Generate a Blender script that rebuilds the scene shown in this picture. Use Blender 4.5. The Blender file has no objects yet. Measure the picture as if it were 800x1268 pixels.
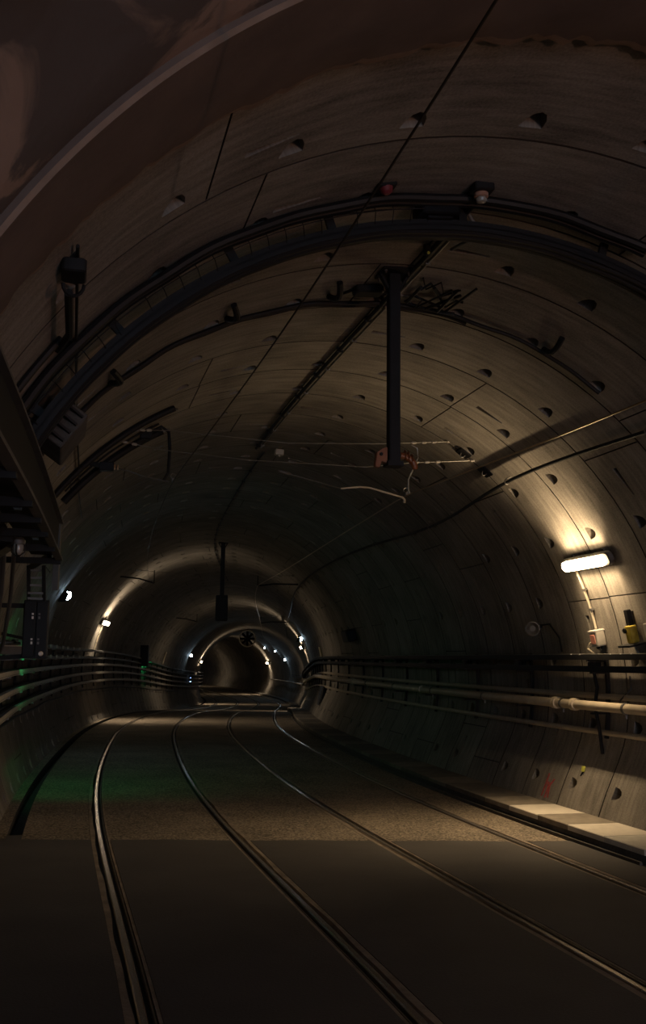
import bpy, bmesh, math, random
from mathutils import Vector, Matrix
from mathutils.geometry import delaunay_2d_cdt
random.seed(7)
S = bpy.context.scene
COL = S.collection
PI = math.pi
RAD = math.radians

# ------------------------------------------------------------------ the tunnel's axis
class Spline:
    def __init__(s, k, v):
        n = len(k); s.k = k; s.v = v
        a = [0.0]*n; b = [1.0]*n; c = [0.0]*n; d = [0.0]*n
        for i in range(1, n-1):
            h0 = k[i]-k[i-1]; h1 = k[i+1]-k[i]
            a[i] = h0; b[i] = 2*(h0+h1); c[i] = h1
            d[i] = 6*((v[i+1]-v[i])/h1-(v[i]-v[i-1])/h0)
        for i in range(1, n):
            w = a[i]/b[i-1]; b[i] -= w*c[i-1]; d[i] -= w*d[i-1]
        m = [0.0]*n; m[-1] = d[-1]/b[-1]
        for i in range(n-2, -1, -1):
            m[i] = (d[i]-c[i]*m[i+1])/b[i]
        s.m = m
    def __call__(s, y):
        k = s.k
        if y < k[0]:
            x0, d0 = s(k[0]); return x0+d0*(y-k[0]), d0
        if y > k[-1]:
            x0, d0 = s(k[-1]); return x0+d0*(y-k[-1]), d0
        i = 0
        while i < len(k)-2 and y > k[i+1]:
            i += 1
        h = k[i+1]-k[i]; A = (k[i+1]-y)/h; B = (y-k[i])/h
        x = A*s.v[i]+B*s.v[i+1]+((A**3-A)*s.m[i]+(B**3-B)*s.m[i+1])*h*h/6
        d = (s.v[i+1]-s.v[i])/h+(-(3*A*A-1)*s.m[i]+(3*B*B-1)*s.m[i+1])*h/6
        return x, d

SX = Spline([0, 6, 12, 17, 22, 27, 32, 40, 50, 60, 70, 82, 95, 110, 125, 140, 155],
            [2.644, 1.23, -.316, -1.424, -2.328, -3.091, -3.561, -3.939, -4.387, -4.627, -4.97, -6.324, -9.096, -13.232, -18.6, -25.6, -34.5])
SZ = Spline([0, 25, 36, 52, 72, 100], [0, 0, -.051, -.637, -1.131, -1.137])
R = 3.696; OX = .127; ZC = 1.464
UP = Vector((0, 0, 1))

def F(y):
    x, d = SX(y); z = SZ(y)[0] if y > 0 else 0.0
    n = math.sqrt(1+d*d)
    return Vector((x, y, z)), Vector((d/n, 1/n, 0)), Vector((1/n, -d/n, 0))
def W(y, n, z):
    C, T, N = F(y)
    return C+N*n+UP*z
def squeeze(a):                      # the foot of the right wall stands a little further in
    t = min(1, max(0, (-3-a)/17.0))
    return .17*t*t*(3-2*t)
def WA(y, ang, off=0.0):
    r = R-off-squeeze(ang)
    a = RAD(ang)
    return W(y, OX+r*math.cos(a), ZC+r*math.sin(a))
def FA(y, ang, off=0.0):             # point on the lining, axes: along, inward, around
    C, T, N = F(y)
    a = RAD(ang)
    I = -(N*math.cos(a)+UP*math.sin(a))
    V = N*(-math.sin(a))+UP*math.cos(a)
    return WA(y, ang, off), T, I, V
# arc length
_ys = [-14+.1*i for i in range(1700)]
_ss = [0.0]
for i in range(1, len(_ys)):
    _ss.append(_ss[-1]+(W(_ys[i], 0, 0)-W(_ys[i-1], 0, 0)).length)
def s_of_y(y):
    t = (y+14)/.1; i = max(0, min(len(_ys)-2, int(t)))
    return _ss[i]+(t-i)*(_ss[i+1]-_ss[i])
def y_of_s(s):
    lo, hi = 0, len(_ss)-1
    while hi-lo > 1:
        m = (lo+hi)//2
        if _ss[m] <= s: lo = m
        else: hi = m
    return _ys[lo]+.1*(s-_ss[lo])/(_ss[hi]-_ss[lo])
RW = 1.0632/math.cos(math.atan(.2577))*math.cos(math.atan(.2577))  # ring width
S0 = s_of_y(4.9435)
def ring_y(k): return y_of_s(S0+k*1.062)
def frange(a, b, st):
    n = max(1, int(math.ceil((b-a)/st-1e-6)))
    return [a+(b-a)*i/n for i in range(n+1)]

# ------------------------------------------------------------------ materials
MATS = {}
def mat(name, col, rough=.6, metal=0.0, noise=0.0, scale=6.0, bump=0.0, bscale=40.0, col2=None, emit=None, strength=0.0, spec=.5):
    m = bpy.data.materials.new(name); m.use_nodes = True
    nt = m.node_tree; b = nt.nodes['Principled BSDF']
    b.inputs['Base Color'].default_value = (*col, 1)
    b.inputs['Roughness'].default_value = rough
    b.inputs['Metallic'].default_value = metal
    b.inputs['Specular IOR Level'].default_value = spec
    tc = nt.nodes.new('ShaderNodeTexCoord')
    if noise or col2:
        nz = nt.nodes.new('ShaderNodeTexNoise'); nz.inputs['Scale'].default_value = scale; nz.inputs['Detail'].default_value = 6
        nt.links.new(tc.outputs['Object'], nz.inputs['Vector'])
        rp = nt.nodes.new('ShaderNodeValToRGB')
        c2 = col2 or tuple(c*(1-noise) for c in col)
        rp.color_ramp.elements[0].position = .32; rp.color_ramp.elements[1].position = .68
        rp.color_ramp.elements[0].color = (*c2, 1); rp.color_ramp.elements[1].color = (*col, 1)
        nt.links.new(nz.outputs['Fac'], rp.inputs['Fac']); nt.links.new(rp.outputs['Color'], b.inputs['Base Color'])
    if bump:
        n2 = nt.nodes.new('ShaderNodeTexNoise'); n2.inputs['Scale'].default_value = bscale; n2.inputs['Detail'].default_value = 5
        nt.links.new(tc.outputs['Object'], n2.inputs['Vector'])
        bp = nt.nodes.new('ShaderNodeBump'); bp.inputs['Strength'].default_value = bump; bp.inputs['Distance'].default_value = .02
        nt.links.new(n2.outputs['Fac'], bp.inputs['Height']); nt.links.new(bp.outputs['Normal'], b.inputs['Normal'])
    if emit:
        b.inputs['Emission Color'].default_value = (*emit, 1); b.inputs['Emission Strength'].default_value = strength
    MATS[name] = m
    return m

def mat_lining():
    m = bpy.data.materials.new('lining_concrete'); m.use_nodes = True
    nt = m.node_tree; N = nt.nodes; L = nt.links; b = N['Principled BSDF']
    b.inputs['Roughness'].default_value = .78; b.inputs['Specular IOR Level'].default_value = .3
    uv = N.new('ShaderNodeUVMap'); uv.uv_map = 'around'
    mp = N.new('ShaderNodeMapping'); mp.inputs['Scale'].default_value = (9, 1.1, 1)
    L.new(uv.outputs[0], mp.inputs[0])
    n1 = N.new('ShaderNodeTexNoise'); n1.inputs['Scale'].default_value = 1.6; n1.inputs['Detail'].default_value = 7; n1.inputs['Roughness'].default_value = .6
    L.new(mp.outputs[0], n1.inputs[0])
    n2 = N.new('ShaderNodeTexNoise'); n2.inputs['Scale'].default_value = .8; n2.inputs['Detail'].default_value = 8; n2.inputs['Roughness'].default_value = .62
    L.new(uv.outputs[0], n2.inputs[0])
    n3 = N.new('ShaderNodeTexNoise'); n3.inputs['Scale'].default_value = 55; n3.inputs['Detail'].default_value = 3
    L.new(uv.outputs[0], n3.inputs[0])
    a = N.new('ShaderNodeMath'); a.operation = 'ADD'; L.new(n1.outputs[0], a.inputs[0]); L.new(n2.outputs[0], a.inputs[1])
    a2 = N.new('ShaderNodeMath'); a2.operation = 'MULTIPLY_ADD'; L.new(n3.outputs[0], a2.inputs[0]); a2.inputs[1].default_value = .6; L.new(a.outputs[0], a2.inputs[2])
    rp = N.new('ShaderNodeValToRGB'); L.new(a2.outputs[0], rp.inputs[0])
    mr = N.new('ShaderNodeMapRange'); mr.inputs[1].default_value = .92; mr.inputs[2].default_value = 1.66
    L.new(a2.outputs[0], mr.inputs[0]); L.new(mr.outputs[0], rp.inputs[0])
    e = rp.color_ramp.elements
    e[0].position = 0; e[0].color = (.085, .076, .066, 1); e[1].position = 1; e[1].color = (.34, .312, .276, 1)
    L.new(rp.outputs[0], b.inputs['Base Color'])
    bp = N.new('ShaderNodeBump'); bp.inputs['Strength'].default_value = .25; bp.inputs['Distance'].default_value = .008
    L.new(a2.outputs[0], bp.inputs['Height']); L.new(bp.outputs[0], b.inputs['Normal'])
    MATS['lining'] = m
    return m

def mat_sprayed():
    m = bpy.data.materials.new('sprayed_concrete'); m.use_nodes = True
    nt = m.node_tree; N = nt.nodes; L = nt.links; b = N['Principled BSDF']
    b.inputs['Roughness'].default_value = .9; b.inputs['Specular IOR Level'].default_value = .2
    tc = N.new('ShaderNodeTexCoord')
    n1 = N.new('ShaderNodeTexNoise'); n1.inputs['Scale'].default_value = 1.5; n1.inputs['Detail'].default_value = 7; n1.inputs['Roughness'].default_value = .55; n1.inputs['Distortion'].default_value = .6
    L.new(tc.outputs['Object'], n1.inputs[0])
    rp = N.new('ShaderNodeValToRGB'); e = rp.color_ramp.elements
    e[0].position = .5; e[0].color = (.10, .085, .078, 1); e[1].position = .56; e[1].color = (.27, .20, .16, 1)
    L.new(n1.outputs[0], rp.inputs[0]); L.new(rp.outputs[0], b.inputs['Base Color'])
    n2 = N.new('ShaderNodeTexNoise'); n2.inputs['Scale'].default_value = 14; n2.inputs['Detail'].default_value = 6
    L.new(tc.outputs['Object'], n2.inputs[0])
    bp = N.new('ShaderNodeBump'); bp.inputs['Strength'].default_value = .35; bp.inputs['Distance'].default_value = .02
    L.new(n2.outputs[0], bp.inputs['Height']); L.new(bp.outputs[0], b.inputs['Normal'])
    MATS['sprayed'] = m
    return m

def mat_ground(name, c0, c1, fine, bumpd, scale, rough=.8, p0=.35, p1=.7):
    m = bpy.data.materials.new(name); m.use_nodes = True
    nt = m.node_tree; N = nt.nodes; L = nt.links; b = N['Principled BSDF']
    b.inputs['Roughness'].default_value = rough; b.inputs['Specular IOR Level'].default_value = .35
    tc = N.new('ShaderNodeTexCoord')
    n1 = N.new('ShaderNodeTexNoise'); n1.inputs['Scale'].default_value = 1.1; n1.inputs['Detail'].default_value = 6
    n2 = N.new('ShaderNodeTexNoise'); n2.inputs['Scale'].default_value = scale; n2.inputs['Detail'].default_value = 4
    for n in (n1, n2): L.new(tc.outputs['Object'], n.inputs[0])
    mx = N.new('ShaderNodeMix'); mx.inputs[0].default_value = fine
    L.new(n1.outputs[0], mx.inputs[2]); L.new(n2.outputs[0], mx.inputs[3])
    rp = N.new('ShaderNodeValToRGB'); e = rp.color_ramp.elements
    e[0].position = p0; e[0].color = (*c0, 1); e[1].position = p1; e[1].color = (*c1, 1)
    L.new(mx.outputs[0], rp.inputs[0]); L.new(rp.outputs[0], b.inputs['Base Color'])
    bp = N.new('ShaderNodeBump'); bp.inputs['Strength'].default_value = .8; bp.inputs['Distance'].default_value = bumpd
    L.new(n2.outputs[0], bp.inputs['Height']); L.new(bp.outputs[0], b.inputs['Normal'])
    MATS[name] = m
    return m

mat_lining(); mat_sprayed()
mat_ground('slab', (.072, .065, .062), (.108, .098, .092), .35, .003, 60, .75)
mat_ground('asphalt', (.085, .072, .057), (.40, .33, .25), .8, .012, 42, .85, .40, .63)
mat_ground('drain', (.02, .02, .02), (.05, .045, .04), .5, .004, 20, .8)
mat('joint_dark', (.035, .03, .027), .9)
mat('collar', (.15, .112, .095), .85, noise=.3, scale=3, bump=.3, bscale=14)
mat('collar_lit_worn', (.26, .19, .145), .9, noise=.25, scale=9, bump=.4, bscale=25)
mat('rubber', (.012, .012, .013), .7)
mat('cable_black', (.010, .010, .011), .55, noise=.3, scale=3, spec=.25)
mat('cable_grey', (.07, .068, .066), .55, noise=.3, scale=3)
mat('rail_steel', (.66, .60, .53), .24, .72, noise=.15, scale=30)
mat('rail_dull', (.20, .165, .13), .55, .8, noise=.35, scale=12)
mat('filler', (.33, .27, .21), .85, noise=.45, scale=5, bump=.4, bscale=30)
mat('dark_steel', (.013, .013, .014), .6, 0, noise=.3, scale=8, spec=.25)
mat('galv', (.30, .29, .27), .45, .75, noise=.25, scale=9)
mat('galv_dull', (.16, .155, .145), .55, .5, noise=.3, scale=7)
mat('tray_lip', (.42, .39, .34), .55, .15, noise=.25, scale=5)
mat('pipe_paint', (.50, .43, .33), .45, noise=.25, scale=4)
mat('conduit_plastic', (.62, .55, .43), .45, noise=.1, scale=6)
mat('kerb_face', (.10, .09, .08), .85, noise=.4, scale=5, bump=.4)
mat('lid_new_lit', (.68, .62, .53), .8, noise=.14, scale=7, bump=.2, bscale=35)
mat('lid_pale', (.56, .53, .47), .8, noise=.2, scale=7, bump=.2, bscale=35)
mat('lid_old', (.27, .235, .19), .85, noise=.3, scale=7, bump=.3, bscale=35)
mat('lid_dark', (.17, .15, .125), .85, noise=.3, scale=7, bump=.3, bscale=35)
mat('orange', (.30, .10, .03), .45, noise=.25, scale=12)
mat('wire_dull', (.05, .042, .035), .5, .6, noise=.2, scale=9)
mat('copper', (.58, .42, .27), .3, 1.0, noise=.2, scale=20)
mat('glassy', (.30, .28, .24), .15, noise=.1)
mat('box_grey', (.55, .51, .44), .5, noise=.12, scale=9)
mat('box_pink', (.60, .25, .19), .6)
mat('yellow', (.52, .40, .05), .5, noise=.3, scale=15)
mat('tag_yellow', (.60, .62, .10), .5)
mat('red_paint', (.50, .09, .09), .8, noise=.5, scale=25)
mat('red_cap', (.16, .02, .025), .6)
mat('cabinet', (.008, .008, .009), .5, spec=.2)
mat('white_paint', (.75, .73, .68), .5)
mat('sensor', (.36, .20, .14), .4)
WARM = (1.0, .715, .40); FARW = (1.0, .78, .53)
mat('lamp_glow', (.9, .85, .75), .4, emit=WARM, strength=1)
mat('lamp_glow_far', (.9, .85, .75), .4, emit=FARW, strength=1)
mat('marker_glow', (.9, .9, .88), .4, emit=(.62, .83, 1.0), strength=1)
mat('green_glow', (.1, .6, .3), .4, emit=(.06, 1.0, .30), strength=1)
mat('blue_glow', (.3, .5, .9), .4, emit=(.35, .6, 1.0), strength=1)
mat('red_glow', (.8, .3, .2), .4, emit=(1.0, .52, .34), strength=1)
def glow(n, v): MATS[n].node_tree.nodes['Principled BSDF'].inputs['Emission Strength'].default_value = v
glow('lamp_glow', 26); glow('lamp_glow_far', 30); glow('marker_glow', 85); glow('green_glow', 3); glow('blue_glow', 5); glow('red_glow', 1500)

# ------------------------------------------------------------------ mesh helpers
class MB:
    def __init__(s): s.v = []; s.f = []; s.m = []
    def add(s, vs, fs, mi=0):
        o = len(s.v); s.v += [Vector(v) for v in vs]
        s.f += [tuple(i+o for i in f) for f in fs]; s.m += [mi]*len(fs)
        return s
    def box(s, c, X, Y, Z, hx, hy, hz, mi=0):
        c = Vector(c); vs = [c+X*(hx*a)+Y*(hy*b)+Z*(hz*d) for d in (-1, 1) for b in (-1, 1) for a in (-1, 1)]
        return s.add(vs, [(0, 2, 3, 1), (4, 5, 7, 6), (0, 1, 5, 4), (2, 6, 7, 3), (0, 4, 6, 2), (1, 3, 7, 5)], mi)
    def rbox(s, c, X, Y, Z, hx, hy, hz, r, mi=0, seg=4):      # box with its four X-Y corners rounded, small chamfer front and back
        c = Vector(c); ol = []
        for q, (sx, sy) in enumerate(((1, 1), (-1, 1), (-1, -1), (1, -1))):
            for i in range(seg+1):
                a = PI/2*(q+i/seg)
                ol.append((sx*(hx-r)+r*math.cos(a), sy*(hy-r)+r*math.sin(a)))
        ch = min(r, hz)*.4
        rows = []
        for zz, k in ((-hz, ch), (-hz+ch, 0), (hz-ch, 0), (hz, ch)):
            rows.append([c+X*(x*(1-k/hx))+Y*(y*(1-k/hy))+Z*zz for x, y in ol])
        n = len(ol); vs = sum(rows, []); fs = []
        for j in range(3):
            for i in range(n):
                fs.append((j*n+i, j*n+(i+1) % n, (j+1)*n+(i+1) % n, (j+1)*n+i))
        fs.append(tuple(range(n-1, -1, -1))); fs.append(tuple(3*n+i for i in range(n)))
        return s.add(vs, fs, mi)
    def tube(s, pts, r, seg=8, mi=0, closed=False):
        pts = [Vector(p) for p in pts]; n = len(pts); vs = []; fs = []
        t0 = (pts[1]-pts[0]).normalized()
        ref = Vector((0, 0, 1)) if abs(t0.z) < .9 else Vector((1, 0, 0))
        u = t0.cross(ref).normalized()
        for i, p in enumerate(pts):
            t = (pts[min(i+1, n-1)]-pts[max(i-1, 0)]).normalized()
            u = (u-t*u.dot(t)).normalized(); w = t.cross(u)
            ri = r[i] if isinstance(r, (list, tuple)) else r
            vs += [p+(u*math.cos(2*PI*k/seg)+w*math.sin(2*PI*k/seg))*ri for k in range(seg)]
        for i in range(n-1):
            for k in range(seg):
                fs.append((i*seg+k, i*seg+(k+1) % seg, (i+1)*seg+(k+1) % seg, (i+1)*seg+k))
        fs.append(tuple(range(seg-1, -1, -1))); fs.append(tuple((n-1)*seg+k for k in range(seg)))
        return s.add(vs, fs, mi)
    def cyl(s, a, b, r, seg=12, mi=0): return s.tube([a, b], r, seg, mi)
    def bar(s, a, b, w, h, up=UP, mi=0):
        a = Vector(a); b = Vector(b); d = (b-a); l = d.length; d = d/l
        X = d.cross(up)
        X = X.normalized() if X.length > 1e-4 else Vector((1, 0, 0)); Z = X.cross(d)
        return s.box((a+b)/2, X, d, Z, w/2, l/2, h/2, mi)
    def sweep(s, ys, prof, mi=0, closed=True, caps=True):   # profile of (n, z) carried along the tunnel
        k = len(prof); vs = []; fs = []
        for y in ys: vs += [W(y, n, z) for n, z in prof]
        kk = k if closed else k-1
        for i in range(len(ys)-1):
            for j in range(kk):
                fs.append((i*k+j, i*k+(j+1) % k, (i+1)*k+(j+1) % k, (i+1)*k+j))
        if closed and caps:
            fs.append(tuple(range(k-1, -1, -1))); fs.append(tuple((len(ys)-1)*k+j for j in range(k)))
        return s.add(vs, fs, mi)
    def arch(s, angs, prof, mi=0):                            # profile of (y, off) carried around the lining
        k = len(prof); vs = []; fs = []
        for a in angs: vs += [WA(y, a, o) for y, o in prof]
        for i in range(len(angs)-1):
            for j in range(k):
                fs.append((i*k+j, i*k+(j+1) % k, (i+1)*k+(j+1) % k, (i+1)*k+j))
        fs.append(tuple(range(k-1, -1, -1))); fs.append(tuple((len(angs)-1)*k+j for j in range(k)))
        return s.add(vs, fs, mi)
    def lathe(s, p, ax, prof, seg=16, mi=0):                  # prof of (dist along axis, radius)
        p = Vector(p); ax = Vector(ax).normalized()
        ref = UP if abs(ax.z) < .9 else Vector((1, 0, 0))
        u = ax.cross(ref).normalized(); w = ax.cross(u); vs = []; fs = []
        for d, r in prof: vs += [p+ax*d+(u*math.cos(2*PI*k/seg)+w*math.sin(2*PI*k/seg))*max(r, 1e-4) for k in range(seg)]
        for i in range(len(prof)-1):
            for k in range(seg): fs.append((i*seg+k, i*seg+(k+1) % seg, (i+1)*seg+(k+1) % seg, (i+1)*seg+k))
        fs.append(tuple(range(seg-1, -1, -1))); fs.append(tuple((len(prof)-1)*seg+k for k in range(seg)))
        return s.add(vs, fs, mi)
    def build(s, name, mats, parent=None, smooth=30, bevel=0, loc=None):
        me = bpy.data.meshes.new(name)
        o = bpy.data.objects.new(name, me); COL.objects.link(o)
        base = Vector((0, 0, 0))
        if parent is not None:
            base = wloc(parent); o.parent = parent
        if loc is not None:
            o.location = Vector(loc)-base; base = Vector(loc)
        me.from_pydata([v-base for v in s.v], [], s.f)
        if not isinstance(mats, (list, tuple)): mats = [mats]
        for m in mats: me.materials.append(MATS[m])
        if len(mats) > 1: me.polygons.foreach_set('material_index', s.m)
        bm = bmesh.new(); bm.from_mesh(me)
        bmesh.ops.recalc_face_normals(bm, faces=bm.faces)
        if bevel:
            bmesh.ops.bevel(bm, geom=[e for e in bm.edges if e.is_manifold and e.calc_face_angle() > .6], offset=bevel, segments=2, affect='EDGES', clamp_overlap=True)
        bm.to_mesh(me); bm.free()
        if smooth:
            me.polygons.foreach_set('use_smooth', [True]*len(me.polygons))
            me.set_sharp_from_angle(angle=RAD(smooth))
        me.update()
        return o
def wloc(o):
    p = Vector((0, 0, 0))
    while o is not None:
        p += o.location; o = o.parent
    return p
def thing(name, loc, label, cat, group=None):
    o = bpy.data.objects.new(name, None); COL.objects.link(o); o.location = loc; o.empty_display_size = .1
    return tag(o, label, cat, group)
def tag(o, label, cat, group=None, kind=None):
    o['label'] = label; o['category'] = cat
    if group: o['group'] = group
    if kind: o['kind'] = kind
    return o
def structure(o): o['kind'] = 'structure'; return o

# ------------------------------------------------------------------ camera
cam = bpy.data.cameras.new('camera'); co = bpy.data.objects.new('camera', cam); COL.objects.link(co)
cam.sensor_fit = 'VERTICAL'; cam.sensor_height = 24.0; cam.lens = 1250/1268*24.0
cam.clip_start = .05; cam.clip_end = 400
co.matrix_world = Matrix.Translation((0, 0, 1.8754)) @ Matrix.Rotation(PI/2+.14633, 4, 'X') @ Matrix.Rotation(.011967, 4, 'Z')
S.camera = co

# ------------------------------------------------------------------ lining of precast rings
RWID = 1.062
def d_pocket(u, v, du, dv, depth):          # a bolt pocket: flat face towards the joint, ramp running out the other way
    pts = [(u, v+dv/2), (u, v-dv/2)]
    for i in range(1, 6):
        a = -PI/2+PI*i/6
        pts.append((u-du*math.cos(a), v+dv/2*math.sin(a)))
    return [(p, depth*max(.5, 1-(u-p[0])/du*.6)) for p in pts]
def template(joints, detail, seed):
    rnd = random.Random(seed)
    A0, A1 = -26.0, 206.5
    m = R*PI/180                             # metres per degree
    pk = []
    if detail:
        for i in range(20):
            a = -17.0+12.15*i
            if a > 204: break
            if any(abs(a-j) < 1.8 for j in joints): continue
            pk.append(d_pocket(RWID*.86, a*m, .18, .16, .16))
        for j in joints:
            if j < -12 or j > 190: continue
            u = RWID*.63; a0 = (j-8.4)*m; a1 = (j-3.0)*m
            pk.append([((u-.008, a0), .03), ((u+.012, a0), .03), ((u+.045, a1), .07), ((u-.035, a1), .07)])
    for j in joints:
        if A0+1 < j < A1-1:
            pk.append([((.012, j*m-.007), .04), ((RWID-.012, j*m-.007), .04), ((RWID-.012, j*m+.007), .04), ((.012, j*m+.007), .04)])
    vs = []; es = []; fs = []
    g = .011
    us = [g, .25, .5, .75, RWID-g] if detail else [g, RWID-g]
    na = 78
    angs = [A0+(A1-A0)*i/na for i in range(na+1)]
    def inside(u, v):
        for p in pk:
            xs = [q[0][0] for q in p]; ys = [q[0][1] for q in p]
            if min(xs)-.03 < u < max(xs)+.03 and min(ys)-.03 < v < max(ys)+.03: return True
        return False
    for i, a in enumerate(angs):
        for j, u in enumerate(us):
            if 0 < i < na and 0 < j < len(us)-1 and inside(u, a*m): continue
            vs.append(Vector((u, a*m)))
    for p in pk:
        o = len(vs); vs += [Vector(q[0]) for q in p]
        ar = sum(p[i-1][0][0]*p[i][0][1]-p[i][0][0]*p[i-1][0][1] for i in range(len(p)))
        ids = [o+i for i in range(len(p))]
        fs.append(ids if ar > 0 else ids[::-1])
    ov, oe, of, _, _, off = delaunay_2d_cdt(vs, [], fs, 0, 1e-5)
    faces = [f for f, src in zip(of, off) if not src]
    return [tuple(v) for v in ov], [tuple(f) for f in faces], pk, angs
TEMPL = {}
def lining():
    b = MB(); uvs = []
    table = {0: 31, 1: 24.5, 2: 45, 3: 2, 4: 44.7, 5: 19.2, 6: 19.0, 7: 44.8, 8: 6.0, 9: 30.5}
    V = []; Fc = []; MI = []; UV = []
    m = R*PI/180
    def add(vs, fs, mi):
        o = len(V)
        for (y, a, off, u, v) in vs:
            V.append(WA(y, a, off)); UV.append((u, v))
        for f in fs: Fc.append(tuple(i+o for i in f)); MI.append(mi)
    for k in range(0, 142):
        ya, yb = ring_y(k), ring_y(k+1)
        base = table.get(k, random.Random(k*13).choice([2, 9.5, 19.2, 31, 38, 44.7]))
        joints = [base+47*i for i in range(-2, 6)]
        det = k < 46
        key = (round(base, 1), det)
        if key not in TEMPL: TEMPL[key] = template(joints, det, k)
        tv, tf, pk, angs = TEMPL[key]
        sh = k*1.062; kick = random.Random(k).uniform(0, 9)
        yy = lambda u: ya+(yb-ya)*u/RWID
        add([(yy(u), v/m, 0, sh+u, v+kick) for u, v in tv], tf, 0)
        for p in pk:
            n = len(p)
            vs = [(yy(q[0][0]), q[0][1]/m, 0, sh+q[0][0], q[0][1]+kick) for q in p]+[(yy(q[0][0]), q[0][1]/m, -q[1], sh+q[0][0], q[0][1]+kick) for q in p]
            slot = n == 4 and abs(p[0][0][0]-.012) < 1e-6
            add(vs, [(i, (i+1) % n, n+(i+1) % n, n+i) for i in range(n)]+[tuple(n+i for i in range(n))], 1 if slot else 0)
        for u in (.011, RWID-.011):
            vs = []
            for a in angs: vs += [(yy(u), a, 0, sh+u, a*m+kick), (yy(u), a, -.03, sh+u, a*m+kick)]
            add(vs, [(2*i, 2*i+1, 2*i+3, 2*i+2) for i in range(len(angs)-1)], 1)
        # floor of the ring joint
        vs = []
        for a in angs: vs += [(y_of_s(s_of_y(ya)-.02), a, -.028, sh, a*m), (y_of_s(s_of_y(ya)+.02), a, -.028, sh, a*m)]
        add(vs, [(2*i, 2*i+1, 2*i+3, 2*i+2) for i in range(len(angs)-1)], 1)
    me = bpy.data.meshes.new('wall_lining'); me.from_pydata(V, [], Fc)
    o = bpy.data.objects.new('wall_lining', me); COL.objects.link(o)
    me.materials.append(MATS['lining']); me.materials.append(MATS['joint_dark'])
    me.polygons.foreach_set('material_index', MI)
    uvl = me.uv_layers.new(name='around')
    li = [0]*len(me.loops); me.loops.foreach_get('vertex_index', li)
    fl = []
    for i in li: fl += UV[i]
    uvl.data.foreach_set('uv', fl)
    me.polygons.foreach_set('use_smooth', [True]*len(me.polygons)); me.set_sharp_from_angle(angle=RAD(25))
    structure(o)
lining()

b = MB(); AE = frange(-26, 206.5, 6); b.add([WA(152.5, a, -.1) for a in AE]+[WA(152.9, a, -.1) for a in AE], [tuple(range(len(AE))), tuple(len(AE)+i for i in range(len(AE)))]+[(i, (i+1) % len(AE), len(AE)+(i+1) % len(AE), len(AE)+i) for i in range(len(AE))])
structure(b.build('wall_end_cap', 'collar', smooth=0))  # added cap shuts the world's light out of the open far end
# nearer than the rings: rough sprayed concrete and a poured collar
angs = frange(-26, 206.5, 2)
b = MB()
ys = frange(-9, 4.10, .3); vs = []; fs = []
for y in ys:
    for a in angs:
        bump = .05*math.sin(a*.21+y*1.7)*math.sin(y*2.3+a*.13)+.03*math.sin(a*.57-y*3.1)
        vs.append(WA(y, a, bump-.05 if y < 3.7 else .045))
n = len(angs)
for i in range(len(ys)-1):
    for j in range(n-1): fs.append((i*n+j, i*n+j+1, (i+1)*n+j+1, (i+1)*n+j))
b.add(vs, fs)
structure(b.build('wall_near', 'sprayed', smooth=60))
b = MB()
prof = [(4.10, -.08), (4.10, .070), (4.118, .088), (4.6, .078), (4.86, .06), (4.925, .045), (4.94, -.08)]
k = len(prof); vs = []; fs = []; mi = []
fa = frange(-26, 206.5, .8)
for a in fa:
    j = (random.random()-.5)
    for q, (y, o) in enumerate(prof):
        jy = j*.05 if q in (4, 5) else 0
        vs.append(WA(y+jy, a, o+(j*.012 if q == 5 else 0)))
bb = MB()
for i in range(len(fa)-1):
    for q in range(k-1):
        fs.append((i*k+q, (i+1)*k+q, (i+1)*k+q+1, i*k+q+1)); mi.append(1 if q in (1, 4) else 0)  # paler tone paints the light on the step's chamfer; far edge is worn
bb.add(vs, fs); bb.m = mi
structure(bb.build('trim_collar', ['collar', 'collar_lit_worn'], smooth=35))

# ------------------------------------------------------------------ floor
GAP = .7285; GAUGE = 1.435
RAILS = [-GAP-GAUGE, -GAP, GAP, GAP+GAUGE]
def floor_mesh(y0, y1, st, drain, skew0, skew1, zoff):
    cols = []                                   # (n, z, material of the strip to the right)
    if drain: cols += [(-3.5, 0, 0), (-3.13, 0, 1), (-3.125, -.16, 1), (-2.975, -.16, 1), (-2.97, 0, 0)]
    else: cols += [(-3.5, 0, 0)]
    for r in RAILS:
        cols += [(r-.10, 0, 1), (r-.097, -.06, 1), (r+.097, -.06, 1), (r+.10, 0, 0)]
        if r != RAILS[-1]: cols.append((r+.7, .008, 0))
    cols += [(2.7, 0, 0), (3.75, 0, 0)]
    cols = [(n, z+zoff, m) for n, z, m in cols]
    ys = frange(y0, y1, st); b = MB(); vs = []; fs = []; mi = []
    for i, y in enumerate(ys):
        for n, z, m_ in cols:
            d = (skew0 if i == 0 else skew1 if i == len(ys)-1 else 0)
            vs.append(W(y+d*n, n, z))
    k = len(cols)
    for i in range(len(ys)-1):
        for j in range(k-1): fs.append((i*k+j, i*k+j+1, (i+1)*k+j+1, (i+1)*k+j)); mi.append(cols[j][2])
    b.add(vs, fs); b.m = mi
    return b
structure(floor_mesh(-9, 11.07, .5, False, 0, -.2, 0).build('floor', ['slab', 'rubber'], smooth=40))
structure(floor_mesh(11.07, 153, .75, True, -.2, 0, -.006).build('floor_asphalt', ['asphalt', 'drain'], smooth=40))
# drain's end wall and its inlet
b = MB(); b.box(W(11.62, -3.05, -.08), *(F(11.6)[2], F(11.6)[1], UP), .08, .3, .083); structure(b.build('trim_drain', 'slab'))

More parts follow.
